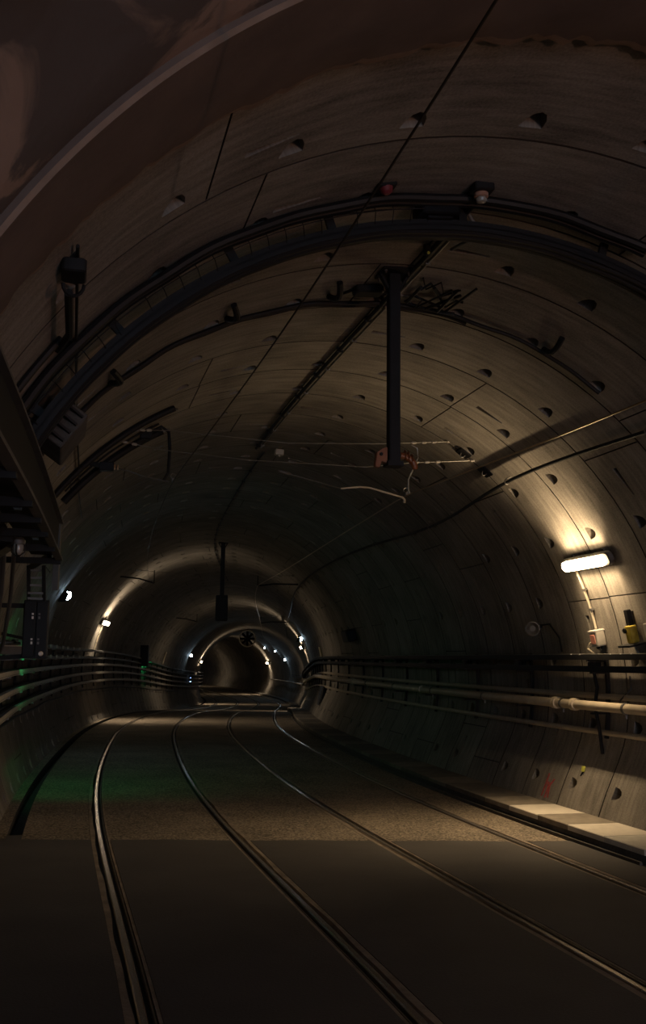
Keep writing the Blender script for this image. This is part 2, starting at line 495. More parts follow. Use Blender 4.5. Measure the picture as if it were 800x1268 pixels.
def rail(i, label):
    r = RAILS[i]; s = 1 if i in (0, 2) else -1     # groove lies towards the middle of the track
    ys = frange(-2, 60, .4)+frange(60.8, 120, .8)
    t = thing('tram_rail', W(0, r, 0), label, 'rail')
    h = [(-.026, -.05), (-.026, -.006), (-.018, .001), (.016, .001), (.024, -.008), (.024, -.05)]
    MB().sweep(ys, [(r+s*a, z) for a, z in h]).build('rail_head', 'rail_steel', t)
    l = [(.056, -.05), (.056, -.008), (.059, -.005), (.065, -.005), (.068, -.008), (.068, -.05)]
    MB().sweep(ys, [(r+s*a, z) for a, z in l]).build('guard_lip', 'rail_dull', t)
    for a0, a1 in ((-.098, -.055), (.076, .099)):
        b = MB(); vs = []
        yy = frange(-2, 60, .25)
        prof = [(a0, -.055), (a0, -.003), (a1, -.003), (a1, -.055)]
        ph = random.uniform(0, 9)
        k = 4; fs = []
        for y in yy:
            w1 = .008*math.sin(y*2.1+ph)+.006*math.sin(y*5.3+ph)
            vs += [W(y, r+s*(a+(w1 if abs(a) > .1 and q in (0, 1) and False or abs(a) < .09 and q in (2, 3) else 0)), z) for q, (a, z) in enumerate(prof)]
        for q in range(len(yy)-1):
            for j in range(3): fs.append((q*k+j, q*k+j+1, (q+1)*k+j+1, (q+1)*k+j))
        b.add(vs, fs).build('joint_filler', 'filler', t)
rail(0, 'grooved rail furthest left, bowing outward with the bright shine on its head')
rail(1, 'grooved rail second from the left, closing the left track')
rail(2, 'grooved rail third from the left, with the long gleam running to the right edge')
rail(3, 'grooved rail furthest right, nearest the trough lids and the lit wall')

# ------------------------------------------------------------------ cable trough along the right wall
b = MB(); ys = frange(9.2, 100, .6)
b.sweep(ys, [(2.80, -.01), (2.80, .085), (2.83, .09), (3.7, .09), (3.7, -.01)])
structure(b.build('trim_trough', 'kerb_face', smooth=25))
b = MB(); b.sweep(frange(9.25, 40, .6), [(2.74, -.01), (2.745, .03), (2.77, .032), (2.775, -.01)])
structure(b.build('trim_channel', 'kerb_face', smooth=25))
def lid(y0, y1, m, label, group=None):
    o = MB(); C = W((y0+y1)/2, 2.8, .09)
    ysl = [y0+.006, y1-.006]
    o.sweep(ysl, [(2.785, .092), (2.785, .142), (2.795, .150), (3.40, .150), (3.40, .092)])
    ob = o.build('trough_lid', m, loc=C, smooth=20)
    return tag(ob, label, 'cover slab', group)
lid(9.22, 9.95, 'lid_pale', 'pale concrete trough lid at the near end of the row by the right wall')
lid(9.95, 10.70, 'lid_new_lit', 'bright tan concrete trough lid, second from the near end of the row')
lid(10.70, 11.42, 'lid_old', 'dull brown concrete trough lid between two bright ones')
lid(11.42, 12.20, 'lid_new_lit', 'bright concrete trough lid just before the rows of dark lids')
y = 12.20; i = 0
while y < 60:
    bright = abs(y-47.4) < .5  # pale lid colour paints the second arch lamp's light on the trough
    lid(y, y+.76, 'lid_new_lit' if bright else 'lid_dark' if i % 3 else 'lid_old',
        'far trough lid beside the right wall, coloured pale as if lamplit' if bright else 'dark concrete trough lid in the long row receding along the right wall', None if bright else 'dark trough lids')
    y += .76; i += 1

# ------------------------------------------------------------------ lamps
def lamp(y, ang, label, near=False, ln=1.0, power=26):
    p, T, I, V = FA(y, ang, 0)
    t = thing('tunnel_lamp', p, label, 'lamp', 'bulkhead lamps on the tunnel walls')
    MB().rbox(p+I*.055, T, V, I, ln/2+.05, .085, .04, .06).build('housing', 'galv_dull', t)
    d = MB(); d.rbox(p+I*.118, T, V, I, ln/2-.01, .062, .035, .060, seg=7)
    d.build('diffuser', 'lamp_glow' if near else 'lamp_glow_far', t)
    # five strip modules fanned around the tunnel, each with a cut-off along it
    up = 1 if math.cos(RAD(ang)) > 0 else -1
    for a, wt in ((92*up, .68), (50*up, .02), (0, .42), (-45*up, .62), (-92*up, .36)):
        D = I*math.cos(RAD(a))+V*math.sin(RAD(a))
        ld = bpy.data.lights.new('light_module', 'AREA'); ld.shape = 'RECTANGLE'
        ld.size = ln*.9; ld.size_y = .03; ld.energy = power*wt; ld.color = WARM if near else FARW
        ld.spread = RAD(100 if abs(a) > 80 else 76)
        lo = bpy.data.objects.new('light_module', ld); COL.objects.link(lo); lo.parent = t
        Z = -D; X = T; Y = Z.cross(X).normalized()
        M = Matrix((X, Y, Z)).transposed().to_4x4()
        M.translation = I*.12+D*.074
        lo.matrix_local = M
    for s in (-.36, .36):
        MB().box(p+T*(s*ln)+I*.01, T, V, I, .03, .11, .012).build('mounting_foot', 'galv_dull', t)
    return t
lamp(11.18, 26.6, 'lit bulkhead lamp glowing on the near right wall above the junction box', True)
lamp(31.6, 155.6, 'lit lamp on the left wall lighting a tall bright band of lining')
lamp(48.9, 25.4, 'lit lamp on the right wall of the second bright arch down the tunnel')
lamp(69.3, 158, 'lit lamp on the left wall of the third arch, above a yellow plate')
lamp(91.4, 21.8, 'lit lamp on the right wall of the farthest arch, past the jet fan')
lamp(113, 157, 'lit lamp round the last bend on the left wall, out of view')
lamp(134, 24, 'lit lamp round the last bend on the right wall, out of view')
lamp(-5.5, 150, 'lamp on the left wall behind the viewer')

def conduit(y, a0, a1, label, m='conduit_plastic', clips=3, group=None, r=.016, yend=None):
    aa = frange(a0, a1, 2 if a1 > a0 else 2)
    if a1 < a0: aa = [a0+(a1-a0)*i/10 for i in range(11)]
    yend = y if yend is None else yend
    pts = [WA(y+(yend-y)*i/(len(aa)-1), a, r+.012) for i, a in enumerate(aa)]
    t = thing('lamp_conduit', pts[0], label, 'conduit', group)
    MB().tube(pts, r, 8).build('tube', m, t)
    for c in range(clips):
        f = (c+1)/(clips+1); q = f*(len(aa)-1); i = int(q)
        p = pts[i].lerp(pts[min(i+1, len(pts)-1)], q-i); _, T, I, V = FA(y, aa[i])
        MB().box(p-I*.006, T, V, I, .034, .014, .022).build('clip', 'galv', t)
conduit(11.58, 25.2, 9.2, 'cream conduit running down the right wall from the lit lamp to the cable tray')
conduit(31.75, 154, 170, 'pale conduit below the lamp on the left wall')
conduit(34.6, 14.5, 7.2, 'short pale conduit on the distant right wall above the cable trays', r=.045, clips=1)
conduit(50.5, 158.5, 168.5, 'short pale conduit on the distant left wall beyond the green light', r=.05, clips=1)

def marker(y, ang, label, off=.02, half=False, r=.085):
    p, T, I, V = FA(y, ang, off)
    D = (-T*.75+I*.65).normalized()
    t = thing('marker_lamp', p, label, 'lamp', 'small round marker lamps')
    MB().lathe(p+I*.02, D, [(0, .03), (.02, r*.8), (.05, r*1.08), (.085, r*1.08)], 18).build('bowl', 'dark_steel', t)
    MB().lathe(p+I*.02, D, [(.08, r), (.105, r*.85), (.115, r*.4)], 18).build('lens', 'marker_glow', t)
    MB().bar(p-I*.04, p+I*.03, .05, .05).build('bracket', 'dark_steel', t)
    if half:
        C = p+I*.02+D*.10
        side = (-D.cross(UP)).normalized()
        MB().box(C-side*.085+UP*-.01, side, D, (UP+side*.45).normalized(), .075, .03, .13).build('shield', 'dark_steel', t)
marker(21.2, 152.3, 'white half-moon marker lamp, its left half shielded, on the dark left wall', half=True, r=.10)
marker(61, 154.5, 'small white marker lamp left of the third lit arch')
marker(45.8, 29.3, 'small white marker lamp just above the lit lamp on the second arch', half=True, r=.09)
marker(81.5, 27, 'small white marker lamp between the second and the farthest lit lamps')
for (y, a, lb) in ((88, 47, 'tiny distant marker lamp above the jet fan arch on the right'), (84, 40, 'tiny distant marker lamp below another on the farthest right wall')):
    marker(y, a, lb, r=.06)

# junction box, holder and other fittings on the near right wall
p, T, I, V = FA(11.52, 11.6)
t = thing('junction_box', p, 'small pale junction box with a pink label below the lit lamp', 'electrical box')
MB().rbox(p+I*.07, T, V, I, .085, .095, .06, .02).build('box', 'box_grey', t)
MB().rbox(p+I*.135-T*.0, T, V, I, .05, .055, .006, .01).build('label_plate', 'box_pink', t)
MB().box(p+I*.07+V*.098, T, V, I, .085, .008, .07).build('lid_edge', 'white_paint', t)
for s in (-.05, .05): MB().lathe(p+I*.06-V*.09+T*s, -V, [(0, .022), (.03, .022), (.04, .014)], 10).build('cable_gland', 'cable_black', t)
b = MB()
P0 = WA(11.60, 9.6, .04)
b.tube([WA(11.62, 11.4, .05), WA(11.72, 10.6, .08), WA(11.75, 9.7, .1), WA(11.66, 9.0, .1), WA(11.55, 8.7, .11)], .013, 8)
tag(b.build('cable_loop', 'conduit_plastic', loc=P0), 'cream cable loop hanging beside the junction box', 'cable')

p, T, I, V = FA(10.76, 12.5)
t = thing('hook_holder', p, 'yellow and black holder on a small wall shelf at the right edge', 'wall fitting')
MB().rbox(p+I*.05+V*.16, T, V, I, .036, .10, .03, .012).build('strap', 'cable_black', t)
MB().rbox(p+I*.08-V*.02-T*.04, T, V, I, .055, .10, .05, .02).build('body', 'yellow', t)
MB().lathe(p+I*.12+V*.03, I, [(0, .03), (.03, .03), (.032, .018)], 14).build('dial', 'cable_black', t)
MB().box(p+I*.10-V*.14-T*.03, T, V, I, .13, .012, .11).build('shelf', 'dark_steel', t)
MB().tube([p+I*.06-V*.15, p+I*.05-V*.22-T*.02, p+I*.03-V*.30-T*.05], .014, 8).build('strut', 'galv', t)
p, T, I, V = FA(10.40, 12.6)
t = thing('cable_clamp', p, 'pale clamp with a dark bracket beside the yellow holder', 'wall fitting')
MB().rbox(p+I*.05, T, V, I, .035, .09, .05, .02).build('block', 'box_grey', t)
MB().bar(p+V*.12-T*.13+I*.03, p-V*.12-T*.16+I*.03, .03, .05).build('bracket', 'dark_steel', t)
p, T, I, V = FA(13.1, 14.6)
t = thing('wall_speaker', p, 'grey horn speaker on the shadowed right wall left of the lit lamp', 'speaker')
D = (-T+I*.5).normalized()
MB().lathe(p+I*.14-D*.08, D, [(0, .035), (.08, .045), (.14, .07), (.18, .10), (.185, .085), (.12, .04)], 18).build('horn', 'galv_dull', t)
MB().bar(p, p+I*.15, .03, .05).build('bracket', 'dark_steel', t)
MB().tube([p+I*.1+V*.02, WA(12.75, 15, .05), WA(12.6, 12, .03), WA(12.6, 9, .03)], .012, 6).build('lead', 'cable_black', t)
# marks on the right wall
def spray(y, ang, pts, label, m, w=.02):
    p, T, I, V = FA(y, ang)
    b = MB()
    for ln in pts:
        vs = []; fs = []
        for i, (u, v) in enumerate(ln):
            for s in (-1, 1):
                vs += [WA(y-u+s*w, ang+v/R*180/PI, h) for h in (-.003, .003)]
        for i in range(len(ln)-1):
            o = i*4; fs += [(o, o+2, o+6, o+4), (o+1, o+5, o+7, o+3), (o, o+4, o+5, o+1), (o+2, o+3, o+7, o+6)]
        fs += [(0, 1, 3, 2), (len(ln)*4-4, len(ln)*4-2, len(ln)*4-1, len(ln)*4-3)]
        b.add(vs, fs)
    return tag(b.build('spray_mark', m, loc=p, smooth=0), label, 'paint mark')
spray(12.5, -18.6, [[(-.10, .16), (-.09, .0), (-.11, -.16)], [(-.04, .05), (.0, -.05), (-.01, -.17)], [(.09, .10), (.02, .0), (.07, -.16)], [(-.09, .02), (.08, .05)]], 'faded red sprayed scribble low on the right wall above the trough lids', 'red_paint')
p, T, I, V = FA(11.78, -13.8)
t = thing('marker_tag', p, 'small yellow-green tag low on the right wall above the trough lids', 'tag')
MB().rbox(p+I*.02, T, V, I, .03, .035, .012, .012).build('plate', 'tag_yellow', t)
MB().tube([p+I*.012-V*.02, p+I*.02-V*.09+T*.03], .01, 6).build('pin', 'dark_steel', t)

# ------------------------------------------------------------------ services along the walls
def wall_tray(n0, n1, z, y0, y1, label, lip, m0, m1, st=.6, lip_n=None):
    t = thing('cable_tray', W(y0, n0, z), label, 'cable tray')
    ys = frange(y0, y1, st)
    a, c = min(n0, n1), max(n0, n1)
    MB().sweep(ys, [(a, z), (c, z), (c, z+.008), (a, z+.008)]).build('tray_floor', m0, t)
    s = 1 if n0 < n1 else -1                      # n0 is the edge towards the tracks
    MB().sweep(ys, [(n0, z-.012), (n0+s*.012, z-.012), (n0+s*.012, z+lip), (n0, z+lip)]).build('front_lip', m1, t)
    MB().sweep(ys, [(n1-s*.012, z), (n1, z), (n1, z+lip*.8), (n1-s*.012, z+lip*.8)]).build('back_lip', m0, t)
    return t
def run(name, pts, r, m, label, cat, group=None, seg=8):
    return tag(MB().tube(pts, r, seg).build(name, m, loc=pts[0]), label, cat, group)
def along(y0, y1, n, z, st=.5, wob=0, ph=0.0):
    return [W(y, n+wob*math.sin(y*1.3+ph), z+wob*.6*math.sin(y*.9+ph*2)) for y in frange(y0, y1, st)]

tr = wall_tray(3.50, 3.72, 1.945, 7.5, 78, 'upper dark cable tray running along the right wall under the junction box', .05, 'dark_steel', 'dark_steel')
MB().tube(along(7.5, 70, 3.515, 2.0), .007, 6).build('edge_rod', 'galv', tr)
wall_tray(3.54, 3.73, 1.80, 7.5, 78, 'lower black cable tray directly under the upper one on the right wall', .06, 'dark_steel', 'dark_steel')
for i, (n, r) in enumerate(((3.545, .016), (3.60, .022), (3.66, .018))):
    run('power_cable', along(7.5, 70, n, 1.955+r, wob=.008, ph=i*2.1), r, 'cable_black', 'black cable lying in the upper right-hand tray', 'cable', 'cables in the upper right tray')
for i, (n, r) in enumerate(((3.60, .02), (3.67, .025))):
    run('power_cable', along(7.5, 70, n, 1.81+r, wob=.008, ph=i*2.7), r, 'cable_black', 'black cable lying in the lower right-hand tray', 'cable', 'cables in the lower right tray')
for i in range(5):
    y = 10.5+.22*i+(.5 if i > 2 else 0)
    p = W(y, 3.535, 1.985)
    tag(MB().box(p, F(y)[1], F(y)[2], UP, .012, .03, .022).build('cable_tie', 'white_paint', loc=p), 'white cable tie on the upper right tray near the junction box', 'cable tie', 'white cable ties on the right tray')
# pipe with couplings
t = thing('wall_pipe', W(7.5, 3.575, 1.385), 'beige water pipe along the right wall, lit below the cable trays', 'pipe')
MB().tube(along(7.5, 90, 3.575, 1.385), .058, 14).build('pipe', 'pipe_paint', t)
for y in (11.95, 12.45, 18.2, 24.5):
    C, T, N = F(y); p = W(y, 3.575, 1.385)
    MB().lathe(p-T*.06, T, [(0, .058), (.005, .075), (.045, .078), (.06, .07), (.075, .078), (.115, .075), (.12, .058)], 16).build('coupling', 'pipe_paint', t)
for y in (10.75, 12.25, 14.9, 17.5, 20.2, 22.8):
    C, T, N = F(y); p = W(y, 3.575, 1.385)
    o = MB().lathe(p-T*.018, T, [(0, .058), (0, .068), (.036, .068), (.036, .058)], 14)
    o.bar(p, W(y, 3.79, 1.385), .03, .03); o.bar(p-UP*.05, p-UP*.11, .02, .02)
    o.build('pipe_clip', 'galv_dull', t)
run('wall_pipe', along(7.5, 60, 3.745, 1.50), .036, 'pipe_paint', 'thin beige pipe against the right wall just behind the large one', 'pipe')
run('wall_pipe', along(7.5, 60, 3.725, 1.07), .034, 'pipe_paint', 'thin beige pipe low on the right wall under the large one', 'pipe')

def r_bracket(y):
    C, T, N = F(y)
    t = thing('tray_bracket', W(y, 3.72, 1.0), 'steel bracket upright holding the trays and pipes of the right wall', 'bracket', 'right wall tray brackets')
    pts = [W(y, 3.755, 2.02), W(y, 3.775, 1.6), W(y, 3.765, 1.3), W(y, 3.735, 1.0)]
    o = MB()
    for q in range(3): o.bar(pts[q], pts[q+1], .045, .04, up=N)
    o.build('upright', 'dark_steel', t)
    for z, n in ((1.935, 3.50), (1.79, 3.54), (1.31, 3.54)):
        MB().bar(W(y, 3.78, z-.012), W(y, n, z-.012), .04, .022).build('arm', 'dark_steel', t)
    MB().box(W(y, 3.60, 1.865), T, N, UP, .055, .06, .045).build('clamp_block', 'dark_steel', t)
for i in range(19): r_bracket(9.35+2.124*i if i else 9.35)
run('drop_cable', [W(11.62, 3.66, 1.83), W(11.6, 3.70, 1.6), W(11.52, 3.62, 1.38), W(11.5, 3.66, 1.1), W(11.5, 3.69, .82)], .022, 'cable_black', 'black cable dropping behind the beige pipe below the junction box', 'cable')
run('drop_cable', [W(11.02, 3.80, 1.75), W(11.0, 3.80, 1.6), W(11.04, 3.68, 1.47), W(11.0, 3.64, 1.40)], .010, 'cable_grey', 'thin grey cable crossing the beige pipe near the right edge', 'cable')

# left wall: five trays one above the other
LT = [(1.18, 'lowest pale-lipped cable tray on the left wall', 'tray_lip', .055), (1.42, 'middle pale-lipped cable tray on the left wall', 'tray_lip', .055),
      (1.66, 'upper pale-lipped cable tray on the left wall, tinted green', 'tray_lip', .055), (1.87, 'dark cable tray above the three pale-lipped ones on the left wall', 'galv_dull', .03),
      (2.07, 'topmost cable tray on the left wall above the green glow', 'galv_dull', .03)]
for i, (z, lb, m, lp) in enumerate(LT):
    wall_tray(-3.25, -3.47 if i else -3.44, z, 7.0 if i < 3 else 14.6, 88, lb, lp, 'dark_steel', m)
    for q in range(3 if i < 3 else 2):
        run('power_cable', along(7 if i < 3 else 14.6, 80, -3.30-.06*q, z+.03, wob=.012, ph=i+q*2.2), .02+.003*q, 'cable_black' if q else 'cable_grey',
            'cable lying in the %s cable tray of the left wall' % ('lowest', 'middle', 'third', 'fourth', 'topmost')[i], 'cable', 'cables in the %s left tray' % ('lowest', 'middle', 'third', 'fourth', 'topmost')[i])
def l_bracket(y):
    C, T, N = F(y)
    t = thing('tray_bracket', W(y, -3.5, 1.0), 'steel bracket upright carrying the cable trays of the left wall', 'bracket', 'left wall tray brackets')
    o = MB(); pts = [W(y, -3.47, 2.11), W(y, -3.53, 1.75), W(y, -3.53, 1.4), W(y, -3.48, 1.02)]
    for q in range(3): o.bar(pts[q], pts[q+1], .045, .04, up=N)
    o.build('upright', 'dark_steel', t)
    for z, *_ in LT:
        MB().bar(W(y, -3.52, z-.015), W(y, -3.23, z-.015), .05, .025).build('arm', 'galv_dull', t)
for i in range(24):
    y = 8.6+2.12*i
    if y < 56: l_bracket(y)
for y in (17.2, 18.9, 20.2, 21.5, 22.9, 24.2, 25.6, 27.0):
    for z in (2.075, 1.875):
        p = W(y, -3.235, z+.03)
        tag(MB().box(p, F(y)[1], F(y)[2], UP, .16, .008, .03).build('tray_plate', 'tray_lip', loc=p), 'small pale plate on the edge of the upper left trays, catching green light', 'plate', 'pale plates on the left trays')

# cables loosely clipped low on the left wall
run('wall_cable', along(7, 60, -3.52, .92, wob=.02), .022, 'cable_black', 'black cable clipped low on the left wall below the trays', 'cable')

# ------------------------------------------------------------------ green safety lights and the cabinet that hides one
def green(y, ang, label, off=.02, power=5):
    p, T, I, V = FA(y, ang, off)
    t = thing('safety_light', p, label, 'light')
    MB().rbox(p+I*.05, T, V, I, .10, .07, .05, .02).build('case', 'dark_steel', t)
    MB().bar(p-I*(off+.02), p+I*.02, .04, .04).build('arm', 'dark_steel', t)
    D = (T*.85+I*.25-UP*.40).normalized()
    MB().rbox(p+I*.06+T*.112, I, V, T, .04, .05, .012, .015).build('lens', 'green_glow', t)
    ld = bpy.data.lights.new('light_module', 'AREA'); ld.shape = 'SQUARE'; ld.size = .07; ld.energy = power; ld.color = (.05, 1.0, .28); ld.spread = RAD(140)
    lo = bpy.data.objects.new('light_module', ld); COL.objects.link(lo); lo.parent = t
    X = D.cross(UP).normalized(); M = Matrix((X, (-D).cross(X), -D)).transposed().to_4x4(); M.translation = I*.06+T*.14
    lo.matrix_local = M
green(14.35, 168.6, 'green safety light on an arm off the left wall, hidden behind the black cabinet', .40, 5.5)
green(43.6, 172, 'green safety light far down the left wall')
C, T, N = F(12.0)
t = thing('equipment_cabinet', W(12.0, -2.95, 1.86), 'black equipment cabinet with latches coloured for their highlights standing off the left wall trays', 'cabinet')
MB().rbox(W(12.0, -2.945, 2.19), N, UP, T, .135, .32, .14, .015).build('body', 'cabinet', t)
for s in (-1, 1):
    dr = MB().rbox(W(11.85, -2.945+s*.066, 2.19), N, UP, T, .06, .30, .012, .01).build('door', 'cabinet', t)
    n = -2.945+s*.035
    for z in (2.335, 2.06):
        o = MB(); o.box(W(11.83, n, z+.02), N, UP, T, .010, .010, .012); o.box(W(11.83, n, z-.02), N, UP, T, .010, .014, .012)
        o.build('latch', 'white_paint' if n < -2.95 else 'galv_dull', dr)  # white tone on one pair stands for the highlights on the latches
MB().lathe(W(11.84, -2.875, 1.925), -T, [(0, .022), (.02, .026), (.03, .018)], 14).build('knob', 'white_paint', t)
MB().bar(W(12.0, -3.0, 1.9), W(12.0, -3.5, 1.86), .05, .05).build('mounting_arm', 'dark_steel', t)
MB().bar(W(12.0, -3.0, 2.45), W(12.0, -3.42, 2.45), .05, .05).build('mounting_arm', 'dark_steel', t)
p = W(14.0, -3.32, 1.97)
t = thing('terminal_box', p, 'pale grey terminal box left of the black cabinet above the trays', 'electrical box')
MB().rbox(p, F(14)[2], UP, F(14)[1], .13, .055, .08, .01).build('box', 'galv_dull', t)
MB().box(p+UP*.058, F(14)[2], UP, F(14)[1], .14, .005, .09).build('cover', 'box_grey', t)
# dark box by the farther green light
p = W(41.5, -3.16, 2.2)
t = thing('equipment_cabinet', p, 'dark cabinet beside the distant green light on the left wall', 'cabinet')
MB().rbox(p, F(41)[2], UP, F(41)[1], .16, .42, .16, .02).build('body', 'cabinet', t)
MB().rbox(p-F(41)[1]*.165, F(41)[2], UP, F(41)[1], .14, .38, .01, .015).build('door', 'cabinet', t)

# ------------------------------------------------------------------ steel frame on the left wall
def LB(y, z, d=0.0): return W(y, -2.985+(y-4.0)*.048+d, z)
t = thing('steel_gantry', LB(6.5, 2.72), 'dark steel gantry hung along the left wall above the trays', 'gantry')
ya, yb = 3.2, 9.3
def lsw(prof, st=.4):
    b = MB(); k = len(prof); vs = []; fs = []; ys = frange(ya, yb, st)
    for y in ys: vs += [LB(y, z, d) for d, z in prof]
    for i in range(len(ys)-1):
        for j in range(k): fs.append((i*k+j, i*k+(j+1) % k, (i+1)*k+(j+1) % k, (i+1)*k+j))
    fs += [tuple(range(k)), tuple((len(ys)-1)*k+j for j in range(k))]
    return b.add(vs, fs)
lsw([(-.012, 2.72), (.0, 2.72), (.0, 3.02), (-.012, 3.02)]).build('web', 'dark_steel', t)
lsw([(-.012, 2.70), (.045, 2.70), (.045, 2.722), (-.012, 2.722)]).build('bottom_flange', 'galv_dull', t)
lsw([(-.012, 3.018), (.035, 3.018), (.035, 3.035), (-.012, 3.035)]).build('top_flange', 'galv_dull', t)
lsw([(-.22, 2.75), (-.012, 2.75), (-.012, 2.757), (-.22, 2.757)]).build('perforated_floor', 'dark_steel', t)
pfl = bpy.data.objects[-1] if False else [c for c in t.children if c.name.startswith('perforated_floor')][0]
for y in (4.3, 5.15, 6.0, 6.65, 7.35, 8.25, 9.25):
    a = LB(y, 2.695, .03); nn = -3.36
    MB().bar(a, W(y+.05, nn, 2.695), .055, .05).build('cross_member', 'dark_steel', t)
for y, s in ((5.6, 1), (6.9, -1), (7.9, 1)):
    MB().bar(LB(y, 2.72, -.22), W(y+s*.45, -3.36, 2.55), .05, .05).build('brace', 'dark_steel', t)
    MB().bar(LB(y+.25, 2.72, -.24), W(y-s*.5, -3.40, 2.35), .05, .05).build('brace', 'dark_steel', t)
for y in (5.0, 6.3, 7.8):
    for q in range(5):
        p = LB(y+.07*q, 2.741, -.10)
        MB().box(p, F(y)[1], F(y)[2], UP, .010, .022, .008).build('slot_edge', 'galv', pfl)
MB().bar(LB(9.3, 2.45, -.006), LB(9.3, 3.03, -.006), .05, .04).build('end_post', 'galv_dull', t)
for y in (4.8, 6.5, 8.6):
    MB().bar(LB(y, 3.02, -.02), W(y, -3.18, 3.13), .05, .05).build('hanger', 'dark_steel', t)

t = thing('cable_ladder', W(9.9, -2.9, 2.05), 'upright dark cable ladder dropping from the gantry above the black cabinet', 'cable ladder')
for n in (-2.985, -2.85): MB().bar(W(10.0, n, 2.72), W(10.1, n+.015, 2.40), .03, .04).build('side_rail', 'dark_steel', t)
for z in (2.68, 2.61, 2.54, 2.47, 2.42): MB().bar(W(10.05, -2.98, z), W(10.05, -2.845, z), .02, .02).build('rung', 'galv_dull', t)
MB().bar(W(9.95, -2.96, 2.70), W(9.3, -2.80, 2.74), .04, .04).build('fixing', 'dark_steel', t)
for i, (a, c, r) in enumerate(((-3.10, 8.8, .022), (-3.16, 9.2, .026), (-3.06, 9.6, .018))):
    run('drop_cable', [W(c-1.0, a, 2.78), W(c-.5, a-.02, 2.7), W(c, a-.05, 2.4), W(c+.6, a-.12, 2.0), W(c+1.2, a-.25, 1.75)], r, 'cable_grey' if i != 1 else 'cable_black', 'cable bending down from the gantry to the left wall trays', 'cable', 'cables dropping from the gantry')
# unlit bulkhead light under the gantry
C, T, N = F(7.6); p = W(7.6, -2.99, 2.62)
t = thing('bulkhead_light', p, 'unlit domed glass light tucked under the gantry on the left wall', 'light')
gl = MB().lathe(p+UP*.03, -UP, [(0, .02), (.01, .036), (.035, .037), (.065, .03), (.08, .014)], 18).build('glass', 'glassy', t)
MB().lathe(p+UP*.07, -UP, [(0, .03), (.02, .045), (.045, .045)], 18).build('collar', 'galv_dull', t)
for q in range(4):
    a = PI/2*q
    MB().tube([p+Vector((math.cos(a), math.sin(a), 0))*.043+UP*.02, p+Vector((math.cos(a), math.sin(a), 0))*.045-UP*.03, p-UP*.065], .005, 6).build('guard_wire', 'dark_steel', gl)
MB().bar(p+UP*.06, W(7.6, -3.35, 2.70), .04, .05).build('arm', 'dark_steel', t)

# things fixed to the upper left lining
C, T, N = F(5.0)
t = thing('bracket_lamp', W(4.9, -2.8, 3.3), 'dark unlit fitting with a looped head on a post at upper left', 'lamp')
MB().tube([WA(6.5, 142.5, .03), WA(6.1, 142.2, .10), WA(5.5, 142, .08)], .022, 8).build('post', 'dark_steel', t)
hp = WA(5.36, 141.6, .09)
MB().rbox(hp+UP*.05, N, T, UP, .06, .09, .035, .02).build('head', 'dark_steel', t)
MB().tube([hp+N*.05*math.cos(a)+UP*(.0+.06*math.sin(a)-.02) for a in [PI*(1+i/8) for i in range(9)]], .010, 6).build('loop', 'dark_steel', t)
MB().bar(hp+UP*.06, WA(5.36, 139.9, -.01), .04, .04).build('mount', 'dark_steel', t)
run('thin_cable', [WA(5.2, 140.1, .03), WA(6.74, 139.9, .03), WA(9.1, 138.8, .03), WA(11.2, 137.4, .03), WA(13.4, 137.1, .03), WA(15.6, 136.9, .03)], .009, 'cable_black', 'thin dark cord running along the upper left lining past the louvred box', 'cable')
# louvred box
p, T, I, V = FA(7.75, 145.0, .16)
t = thing('louvred_box', p, 'dark box with louvred slats on the left wall beside the gantry', 'equipment box')
cs = MB().rbox(p+I*.02, T, V, I, .34, .15, .12, .02).build('case', 'kerb_face', t)
for q in range(4):
    MB().box(p-T*(.37)+V*(-.11+.07*q)+I*.02, T, V, (I+T*.4).normalized(), .05, .008, .11).build('louvre', 'dark_steel', cs)
for q in range(3):
    MB().box(p-V*(.18+.04*q)+I*(-.06), T, V, I, .36, .010, .02).build('slat', 'tray_lip' if q == 0 else 'galv_dull', t)
MB().box(p-I*.13, T, V, I, .06, .12, .05).build('mount', 'dark_steel', t)

# ------------------------------------------------------------------ cables and tray bent around the lining
def arch_cable(name, y, a0, a1, r, off, label, cat, m='cable_black', group=None, wob=0.0):
    pts = [WA(y+wob*math.sin(a*.35), a, off+wob*.4*(1+math.sin(a*.6))) for a in frange(a0, a1, 1.5)]
    return run(name, pts, r, m, label, cat, group)
t = thing('arched_tray', WA(6.9, 92, .1), 'dark cable tray bent around the roof with wire mesh sides', 'cable tray')
AA = frange(20, 158, 1.5)
MB().arch(AA, [(6.86, .185), (7.04, .185), (7.04, .172), (6.86, .172)]).build('tray_bed', 'dark_steel', t)
MB().arch(AA, [(6.86, .215), (6.868, .215), (6.868, .14), (6.86, .14)]).build('side_lip', 'dark_steel', t)
MB().arch(AA, [(7.032, .215), (7.04, .215), (7.04, .14), (7.032, .14)]).build('side_lip', 'dark_steel', t)
for off, yy in ((.09, 6.80), (.05, 6.78)):
    MB().tube([WA(yy, a, off) for a in frange(96, 158, 1.5)], .0035, 6).build('mesh_wire', 'dark_steel', t)
for i, a in enumerate(frange(97, 157, 2.2)):
    if i % 6 == 5: continue
    MB().tube([WA(6.80, a, .02), WA(6.80, a, .10), WA(6.86, a, .16)], .0035, 6).build('mesh_wire', 'dark_steel', t)
for a in (30, 52, 74, 92, 108, 120, 135, 147):
    MB().bar(WA(6.95, a, -.02), WA(6.95, a, .175), .06, .03, up=F(7)[1]).build('standoff', 'dark_steel', t)
for i, (y, o, r) in enumerate(((6.90, .205, .026), (6.95, .21, .03), (7.0, .205, .026))):
    arch_cable('bundled_cable', y, 22, 156, r, o, 'thick black cable in the tray bent around the roof', 'cable', group='cables in the arched tray', wob=.006)
